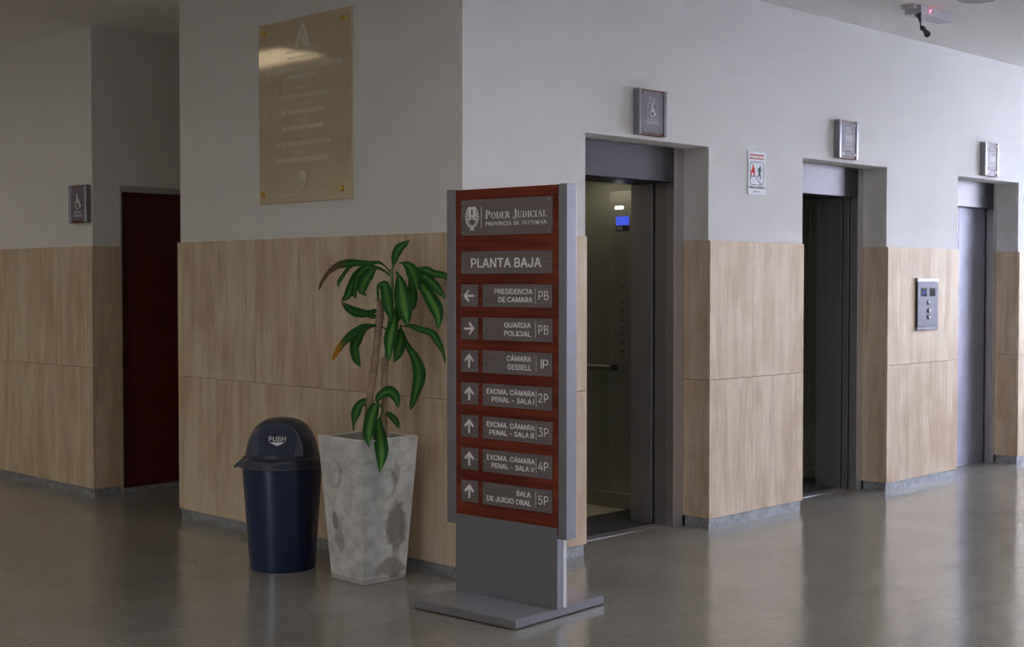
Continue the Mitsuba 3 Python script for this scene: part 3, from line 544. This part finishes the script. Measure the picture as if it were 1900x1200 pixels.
man = unary_union([ell(0.133, 0.184, 0.0068, 0.0075, 14), LineString([(0.130, 0.174), (0.123, 0.148)]).buffer(0.008), LineString([(0.128, 0.172), (0.110, 0.168), (0.106, 0.154)]).buffer(0.0036), LineString([(0.131, 0.170), (0.140, 0.156), (0.148, 0.158)]).buffer(0.0036),
                   LineString([(0.123, 0.148), (0.120, 0.128), (0.106, 0.118)]).buffer(0.0046), LineString([(0.125, 0.148), (0.134, 0.128), (0.132, 0.104)]).buffer(0.0046)])
obj('running_figure', at(NM, slab2(man, o, o + 0.0006)), 'm_green', nt)
obj('black_lettering', at(NM, cat_(txt('NO USE EL ASCENSOR', 0.014, 0.180, 0.042, 0.0125, out=o))), 'm_ink', nt)
obj('footer', at(NM, cat_(slab2(ell(0.072, 0.022, 0.007, 0.008, 14), o, o + 0.0006), txt('SEGURIDAD', 0.084, 0.132, 0.019, 0.0065, 0.0006, False, o))), 'm_plate_wall', nt)

# call panel between the second and third elevator
cp = thing('call_panel', 'brushed steel elevator call panel with two small screens on the pale travertine', 'control panel')
CM = frame((4.664, -0.0005, 1.178), (1, 0, 0)); CW, CH = 0.325, 0.395
brushed('body', at(CM, trimesh.convex.convex_hull([(x, z, 0) for x in (0, CW) for z in (0, CH)] + [(x, z, 0.018) for x in (0.006, CW - 0.006) for z in (0.030, CH - 0.030)])), 'm_steel_panel', cp)
for z0_, z1_ in ((0.0, 0.029), (CH - 0.029, CH)): obj('chamfer_sheen', at(CM, bx(-0.001, CW + 0.001, z0_, z1_, 0, 0.019, 0.004)), 'm_alu', cp, label='end strip over the chamfer with its bright sheen put into the tone')  # strips added over the chamfers, their bright sheen put into the material
for u, lab_ in ((0.052, 'small screen with a blue figure'), (0.185, 'small dark screen')):
    s = obj('screen', at(CM, bx(u, u + 0.090, 0.258, 0.320, 0.017, 0.0195, 0.0008)), 'm_screen', cp, label=lab_)
    if u < 0.1: obj('glowing_figure', at(CM, slab2(pl((0.062, 0.272), (0.115, 0.302), (0.130, 0.290), (0.095, 0.272)), 0.0195, 0.020)), 'm_screen', s, emitter=light(0, (0.04, 0.06, 1.0), 0.35))
obj('keyhole', at(CM @ T4(0.168, 0.210, 0.018), disc(0.018, 0.006)), 'm_black', cp, smooth=40)
for z in (0.150, 0.100): obj('button', at(CM @ T4(0.176, z, 0.018), disc(0.019, 0.010)), 'm_alu', cp, smooth=40)

# ------------------------------------------------------------------ ceiling fittings
eb = thing('emergency_light', 'white box with a red light on the ceiling, a black lamp dangling from it', 'light')
obj('housing', bx(3.482, 3.930, -0.664, -0.545, 3.300, H, 0.004), 'm_white_plastic', eb)
obj('end_tab', bx(3.415, 3.482, -0.650, -0.560, 3.330, H), 'm_white_plastic', eb)
led = trimesh.creation.icosphere(2, 0.008); led.apply_translation((3.606, -0.666, 3.328)); obj('red_lamp', led, 'm_red', eb, emitter=light(0, (1.0, 0.05, 0.10), 6.0), label='small glowing red light')
b2 = disc(0.007, 0.004); obj('push_button', at(frame((3.632, -0.664, 3.328), (1, 0, 0)), b2), 'm_ink', eb, smooth=40)
obj('socket', at(frame((3.52, -0.62, 3.30), (1, 0, 0), (0, 1, 0)), lathe([(0, -0.012), (0.022, -0.012), (0.022, 0), (0, 0)], 16)), 'm_lamp_grey', eb, smooth=40)
obj('bracket', tube([(3.470, -0.655, 3.292), (3.472, -0.66, 3.270), (3.476, -0.665, 3.238)], [0.026, 0.014, 0.006], 10), 'm_black', eb, smooth=40)
obj('wire', cat_(tube([(3.476, -0.665, 3.240), (3.474, -0.665, 3.222), (3.482, -0.668, 3.206)], 0.004, 6), tube([(3.520, -0.62, 3.292), (3.533, -0.622, 3.262), (3.535, -0.64, 3.225), (3.528, -0.668, 3.200)], 0.0022, 6)), 'm_ink', eb, smooth=40)
obj('dangling_lamp', tube([(3.482, -0.668, 3.208), (3.500, -0.67, 3.201), (3.522, -0.672, 3.191), (3.545, -0.676, 3.170), (3.555, -0.678, 3.160)], [0.012, 0.017, 0.012, 0.022, 0.018], 12), 'm_black', eb, smooth=40, label='black spot lamp hanging loose')
dl = thing('ceiling_fitting', 'round grey fitting on the white ceiling, cut by the top edge of the picture', 'ceiling light')
obj('rim', at(np.diag([1, 1, -1, 1.0]) @ np.eye(4), lathe([(0.105, 0), (0.142, 0), (0.142, 0.008), (0.130, 0.016), (0.105, 0.016)], 40)), 'm_lamp_grey', dl, smooth=40)
obj('cover', at(np.diag([1, 1, -1, 1.0]), lathe([(0, 0.001), (0.106, 0.001), (0.106, 0.014), (0.06, 0.022), (0, 0.024)], 40)), 'm_lamp_grey', dl, smooth=40)
for k in list(scene):
    if k.startswith('ceiling_fitting'): scene[k]['to_world'] = T().translate([3.525, -1.043, H])
for i, (lx, ly, lp, tint, where) in enumerate(LAMP_AND_FILLS):
    pk = thing('lamp_and_fill_panel', 'lit rectangular ceiling panel ' + where, 'ceiling light', 'added fill panels over the dim side' if i > 4 else None)
    for q in ((lx - 0.27, lx - 0.25, ly - 0.62, ly + 0.62), (lx + 0.25, lx + 0.27, ly - 0.62, ly + 0.62), (lx - 0.25, lx + 0.25, ly - 0.62, ly - 0.60), (lx - 0.25, lx + 0.25, ly + 0.60, ly + 0.62)): obj('tray_side', bx(*q, H - 0.03, H), 'm_white_plastic', pk)
    q = np.array([[lx - 0.25, ly - 0.6, H - 0.012], [lx + 0.25, ly - 0.6, H - 0.012], [lx + 0.25, ly + 0.6, H - 0.012], [lx - 0.25, ly + 0.6, H - 0.012]])
    obj('diffuser', trimesh.Trimesh(q, [[0, 2, 1], [0, 3, 2]], process=False), 'm_letter', pk, emitter=light(0, tint, lp))

# ------------------------------------------------------------------ litter bin
bn = thing('litter_bin', 'dark navy push bin with a domed lid beside the concrete planter', 'bin')
BX, BY, BA = -0.4347, 0.9618, math.radians(222.0)                      # BA: where the flap faces
BM = frame((BX, BY, 0), (-math.sin(BA), math.cos(BA), 0))               # local: along, up, out
def bl(prof, n=64):
    m = lathe(prof, n); m.apply_translation((BX, BY, 0)); return m
obj('body', bl([(0, 0.006), (0.166, 0.006), (0.172, 0.0), (0.1756, 0.012), (0.195, 0.28), (0.2135, 0.553), (0.205, 0.553), (0.16, 0.02), (0, 0.02)]), 'm_navy', bn, smooth=40)
dome = [(0.0, 0.813), (0.03, 0.812), (0.06, 0.808), (0.09, 0.799), (0.118, 0.783), (0.142, 0.760), (0.161, 0.731), (0.176, 0.700), (0.187, 0.664), (0.194, 0.630), (0.199, 0.608)]
full = [(0, 0.813)] + dome[1:] + [(0.209, 0.602), (0.217, 0.588), (0.221, 0.572), (0.223, 0.558), (0.227, 0.551), (0.0, 0.551)]
lm = lathe(full[::-1], 72)
def man3(m): m.merge_vertices(); m.fix_normals(); return m3.Manifold(m3.Mesh(np.asarray(m.vertices, np.float32), np.asarray(m.faces, np.uint32)))
RB = np.eye(4); RB[0, 0] = RB[1, 1] = math.cos(BA); RB[0, 1] = -math.sin(BA); RB[1, 0] = math.sin(BA)
cut = man3(bx(0.0, 0.5, -0.3, 0.3, 0.0, 0.4)).rotate((0, -11.3, 0)).translate((0.136, 0, 0.617))                       # the dome's flat front, before turning
lid = man3(lm) - cut
for s in (-1, 1):
    lug = trimesh.convex.convex_hull([(x, y, z) for x, y, z in [(-0.04, s * 0.21, 0.551), (0.04, s * 0.21, 0.551), (-0.028, s * 0.258, 0.541), (0.028, s * 0.258, 0.541), (-0.026, s * 0.258, 0.552), (0.026, s * 0.258, 0.552), (-0.038, s * 0.205, 0.600), (0.038, s * 0.205, 0.600)]])
    lid = lid + man3(lug)
q = lid.to_mesh(); lidm = trimesh.Trimesh(q.vert_properties[:, :3], q.tri_verts, process=False); lidm.apply_transform(RB); lidm.apply_translation((BX, BY, 0))
ld = obj('lid', lidm, 'm_navy_lid', bn, smooth=32, label='domed lid with a rolled rim')
ca, sa = math.cos(math.radians(11.3)), math.sin(math.radians(11.3))
FM = BM @ np.array([[1, 0, 0, 0], [0, ca, sa, 0.617], [0, -sa, ca, 0.136], [0, 0, 0, 1]], float)
fl = obj('flap', at(FM, ext(Polygon([(-0.094, 0.007), (0.088, 0.007), (0.102, 0.085), (0.100, 0.112), (0.085, 0.140), (0.062, 0.155), (-0.062, 0.155), (-0.088, 0.138), (-0.098, 0.112), (-0.098, 0.085)]), 'z', -0.002, 0.005)), 'm_navy_flap', bn, label='push flap')
obj('push_print', at(FM, cat_(txt('PUSH', -0.046, 0.046, 0.080, 0.0245, 0.0006, True, 0.005), slab2(affinity.translate(pl((-0.042, 0.0), (0.042, 0.0), (0.0, -0.021)), 0, 0.0745), 0.005, 0.0056))), 'm_print', fl)

# ------------------------------------------------------------------ planter and plant
plk = thing('concrete_planter', 'square tapered concrete planter with brown stains under the plant', 'planter')
def frus(b, t, z0, z1): return trimesh.convex.convex_hull([(sx * b, sy * b, z0) for sx in (-1, 1) for sy in (-1, 1)] + [(sx * t, sy * t, z1) for sx in (-1, 1) for sy in (-1, 1)])
outer = m3.Manifold.hull_points(np.array([(sx * r - d * sx, sy * r - e * sy, z) for (r, z) in ((0.1379, 0.004), (0.1862, 0.742)) for sx in (-1, 1) for sy in (-1, 1) for d, e in ((0.006, 0), (0, 0.006), (0.0015, 0.0015))] + [(sx * 0.134, sy * 0.134, 0) for sx in (-1, 1) for sy in (-1, 1)] + [(sx * 0.183, sy * 0.183, 0.745) for sx in (-1, 1) for sy in (-1, 1)]))
pot = outer - man3(frus(0.115, 0.160, 0.10, 0.80))
q = pot.to_mesh(); pmn = trimesh.Trimesh(q.vert_properties[:, :3], q.tri_verts, process=False)
RP = np.eye(4); RP[0, 0] = RP[1, 1] = math.cos(PLA); RP[0, 1] = -math.sin(PLA); RP[1, 0] = math.sin(PLA); RP[0, 3], RP[1, 3] = PLX, PLY
obj('pot', at(RP, pmn), 'm_concrete', plk, smooth=25)
g_ = trimesh.creation.box((0.306, 0.306, 0.02)).subdivide().subdivide().subdivide(); g_.vertices[:, 2] += (meshkit.fbm(g_.vertices * 22.0, 3, 3) - 0.5) * 0.03; g_.apply_translation((0, 0, 0.690))
k = obj('soil', at(RP, g_), 'm_soil', plk, smooth=True)

pt = thing('dracaena_plant', 'dracaena plant with two cut canes and drooping green leaves in the concrete planter', 'plant')
B0 = np.array([-0.287, 0.412, 0.0])
def cane(pts, r, seed):
    pts = np.array(pts) + B0; n = 40; tt = np.linspace(0, 1, len(pts)); s = np.linspace(0, 1, n)
    P = np.c_[[np.interp(s, tt, pts[:, i]) for i in range(3)]].T
    rr = r * (1 + 0.05 * np.sin(np.arange(n) * 1.9 + seed) + 0.04 * np.random.default_rng(seed).uniform(-1, 1, n)); return tube(P, rr, 16)
obj('cane', cane([(-0.013, 0.013, 0.680), (0.005, -0.005, 0.912), (0.032, -0.032, 1.202), (0.049, -0.050, 1.440)], 0.0195, 1), 'm_cane', pt, smooth=50, label='tall ringed brown cane')
obj('cane', cane([(0.057, -0.057, 0.680), (0.060, -0.060, 0.944), (0.063, -0.063, 1.146)], 0.0185, 2), 'm_cane', pt, smooth=50, label='short ringed brown cane')
obj('shoot', cat_(tube(np.array([(0.064, -0.066, 1.10), (0.077, -0.078, 1.298), (0.087, -0.088, 1.448), (0.09, -0.091, 1.529), (0.087, -0.086, 1.610)]) + B0, [0.010, 0.010, 0.009, 0.008, 0.008], 10)), 'm_stem', pt, smooth=50)
obj('shoot', tube(np.array([(0.058, -0.050, 0.80), (0.050, -0.062, 0.86), (0.040, -0.070, 0.905)]) + B0, 0.008, 8), 'm_stem', pt, smooth=50)
obj('cut_end', cat_(*[tube(np.array([(0.046, -0.047, 1.436), (0.046 + 0.03 * math.cos(a), -0.047 + 0.03 * math.sin(a), 1.447 + 0.012 * math.sin(3 * a))]) + B0, [0.005, 0.002], 5) for a in np.arange(7) * 0.9]), 'm_cane', pt, label='frayed dry fibres at the cut cane')
VIEW = np.array([-0.70, -0.70, 0.12])
def leaf(pts, w, seed):
    r = np.random.default_rng(seed); pts = np.array(pts) + B0; d = np.r_[0, np.cumsum(np.linalg.norm(np.diff(pts, axis=0), axis=1))]; d /= d[-1]
    from scipy.interpolate import PchipInterpolator
    n, m = 26, 7; s = np.linspace(0, 1, n); P = np.c_[[PchipInterpolator(d, pts[:, i])(s) for i in range(3)]].T
    Tn = np.gradient(P, axis=0); Tn /= np.linalg.norm(Tn, axis=1, keepdims=True)
    out = (P - (B0 + [0.08, -0.08, 0])) * [1, 1, 0]; out /= np.maximum(np.linalg.norm(out, axis=1, keepdims=True), 0.05)
    tw = r.uniform(-0.9, 0.9); st = 0.07 if w > 0.045 else 0.03; ex = r.uniform(0.95, 1.35); V, UV = [], []
    for i in range(n):
        nn = VIEW + 0.45 * out[i] + np.array([0, 0, 0.35]); side = np.cross(Tn[i], nn); side /= np.linalg.norm(side); nrm = np.cross(side, Tn[i])
        a = tw * (s[i] - 0.4) * 1.4; side, nrm = side * math.cos(a) + nrm * math.sin(a), nrm * math.cos(a) - side * math.sin(a)
        q_ = max(0.0, (s[i] - st) / (1 - st)); ww = w / 2 * max(0.13 * (1 - q_), math.sin(math.pi * q_ ** ex) ** 0.8 + 0.03)
        for j in range(m):
            c = j / (m - 1) * 2 - 1
            V.append(P[i] + side * ww * c + nrm * (0.22 * ww * abs(c) + 0.07 * w * math.sin(s[i] * 15 + seed) * c * abs(c))); UV.append((s[i], j / (m - 1)))
    F = [q for i in range(n - 1) for j in range(m - 1) for q in ((i * m + j, i * m + j + 1, i * m + m + j + 1), (i * m + j, i * m + m + j + 1, i * m + m + j))]
    return trimesh.Trimesh(V, F, process=False), np.array(UV)
LEAVES = [
    ('g', 0.046, [(0.091, -0.092, 1.598), (0.09, -0.108, 1.657), (0.096, -0.132, 1.71), (0.11, -0.164, 1.738), (0.121, -0.193, 1.755)]),
    ('t', 0.046, [(0.085, -0.086, 1.582), (0.053, -0.075, 1.625), (0.021, -0.063, 1.643), (-0.03, -0.034, 1.638), (-0.088, 0.004, 1.638), (-0.142, 0.037, 1.629), (-0.189, 0.063, 1.597), (-0.228, 0.081, 1.545), (-0.251, 0.082, 1.502)]),
    ('g', 0.061, [(0.081, -0.082, 1.575), (0.054, -0.031, 1.611), (0.027, 0.02, 1.618), (-0.0, 0.071, 1.577), (-0.017, 0.111, 1.512), (-0.025, 0.144, 1.463), (-0.036, 0.178, 1.445)]),
    ('g', 0.059, [(0.059, -0.059, 1.598), (0.02, -0.048, 1.611), (-0.016, -0.041, 1.582), (-0.047, -0.038, 1.545), (-0.072, -0.041, 1.492), (-0.068, -0.073, 1.475)]),
    ('g', 0.038, [(-0.017, 0.017, 1.614), (-0.028, 0.046, 1.577), (-0.03, 0.065, 1.512), (-0.025, 0.078, 1.48), (-0.01, 0.081, 1.452)]),
    ('g', 0.025, [(-0.039, 0.039, 1.63), (-0.079, 0.058, 1.611), (-0.109, 0.067, 1.571), (-0.134, 0.071, 1.536), (-0.141, 0.057, 1.511)]),
    ('b', 0.049, [(0.079, -0.037, 1.373), (0.058, -0.001, 1.39), (0.03, 0.041, 1.374), (0.002, 0.083, 1.381), (-0.026, 0.126, 1.406), (-0.048, 0.162, 1.452)]),
    ('g', 0.025, [(0.085, -0.043, 1.351), (0.063, -0.011, 1.36), (0.041, 0.021, 1.362), (0.024, 0.046, 1.389)]),
    ('y', 0.049, [(0.066, -0.066, 1.298), (0.017, -0.041, 1.318), (-0.031, -0.016, 1.315), (-0.075, 0.005, 1.284), (-0.127, 0.033, 1.231), (-0.165, 0.048, 1.179), (-0.191, 0.051, 1.138)]),
    ('g', 0.065, [(0.045, -0.017, 1.314), (0.005, 0.012, 1.302), (-0.03, 0.036, 1.255), (-0.049, 0.043, 1.202), (-0.051, 0.034, 1.159), (-0.039, 0.011, 1.104)]),
    ('g', 0.078, [(0.096, -0.139, 1.641), (0.108, -0.183, 1.63), (0.115, -0.222, 1.592), (0.111, -0.25, 1.545), (0.1, -0.271, 1.5)]),
    ('l', 0.089, [(0.091, -0.12, 1.598), (0.082, -0.16, 1.545), (0.068, -0.196, 1.471), (0.055, -0.232, 1.397), (0.041, -0.268, 1.319)]),
    ('g', 0.049, [(0.162, -0.12, 1.598), (0.169, -0.151, 1.523), (0.164, -0.169, 1.459), (0.147, -0.176, 1.389)]),
    ('g', 0.042, [(0.123, -0.181, 1.598), (0.141, -0.224, 1.607), (0.159, -0.268, 1.604), (0.177, -0.311, 1.584), (0.202, -0.362, 1.574), (0.22, -0.405, 1.534)]),
    ('g', 0.051, [(0.123, -0.181, 1.587), (0.137, -0.229, 1.576), (0.148, -0.273, 1.568), (0.159, -0.319, 1.539), (0.171, -0.365, 1.494), (0.176, -0.404, 1.456)]),
    ('l', 0.074, [(0.131, -0.188, 1.577), (0.14, -0.234, 1.553), (0.141, -0.272, 1.518), (0.151, -0.319, 1.455), (0.158, -0.363, 1.382), (0.141, -0.383, 1.302)]),
    ('g', 0.042, [(0.099, -0.142, 1.31), (0.121, -0.19, 1.316), (0.146, -0.242, 1.298), (0.175, -0.297, 1.28), (0.187, -0.334, 1.233), (0.192, -0.366, 1.181), (0.189, -0.388, 1.128)]),
    ('g', 0.07, [(0.111, -0.112, 1.298), (0.13, -0.142, 1.245), (0.138, -0.162, 1.203), (0.155, -0.191, 1.149), (0.164, -0.213, 1.064), (0.145, -0.205, 0.969), (0.121, -0.192, 0.884)]),
    ('g', 0.061, [(0.008, -0.079, 1.449), (-0.0, -0.09, 1.521), (0.007, -0.118, 1.529), (0.013, -0.143, 1.46), (0.014, -0.164, 1.386), (0.009, -0.18, 1.329)]),
    ('l', 0.063, [(0.084, -0.127, 1.438), (0.054, -0.149, 1.354), (0.016, -0.162, 1.249), (-0.013, -0.186, 1.139)]),
    ('g', 0.061, [(0.119, -0.119, 1.32), (0.098, -0.146, 1.246), (0.064, -0.159, 1.173), (0.026, -0.168, 1.132)]),
    ('g', 0.038, [(0.133, -0.062, 1.448), (0.154, -0.074, 1.426), (0.156, -0.067, 1.372), (0.145, -0.047, 1.323)]),
    ('g', 0.055, [(0.041, -0.069, 0.892), (0.009, -0.066, 0.931), (0.015, -0.101, 0.968), (0.029, -0.142, 0.98), (0.038, -0.18, 0.947), (0.031, -0.201, 0.899)]),
    ('l', 0.076, [(0.039, -0.067, 0.892), (-0.026, -0.101, 0.914), (-0.086, -0.14, 0.863), (-0.14, -0.186, 0.796), (-0.187, -0.238, 0.719)]),
    ('l', 0.07, [(0.022, -0.093, 0.873), (-0.037, -0.13, 0.821), (-0.075, -0.187, 0.76), (-0.111, -0.246, 0.685), (-0.163, -0.29, 0.594)]),
    ('g', 0.059, [(0.055, -0.027, 0.888), (0.02, -0.011, 0.911), (-0.017, 0.006, 0.918), (-0.047, 0.016, 0.897), (-0.067, 0.016, 0.85), (-0.085, 0.014, 0.775)]),
    ('g', 0.034, [(0.054, -0.054, 0.869), (0.059, -0.097, 0.858), (0.067, -0.143, 0.822), (0.058, -0.172, 0.785)]),
]
for i, (k, w, pts) in enumerate(LEAVES):
    m, uv = leaf(pts, w, 11 + i)
    obj('leaf', m, 'm_leaf_' + k, pt, smooth=True, uv=uv, label={'t': 'leaf with a dry brown curled tip', 'b': 'leaf with a tan tip', 'y': 'leaf turning yellow and orange at the end', 'l': 'hanging leaf with a pale green middle', 'g': None}[k])
# a dry scrap on the tiles
sc = np.array([(-0.722, 1.385, 0.001), (-0.714, 1.398, 0.005), (-0.704, 1.410, 0.007), (-0.692, 1.420, 0.002)])
m = tube(sc, [0.002, 0.008, 0.007, 0.002], 8); m.vertices[:, 2] = 0.0005 + (m.vertices[:, 2] - m.vertices[:, 2].min()) * 0.5
k = obj('dry_leaf', m, 'm_cane', None, smooth=50); labels[k] = {'label': 'tiny dry brown leaf scrap on the floor left of the bin', 'category': 'leaf'}
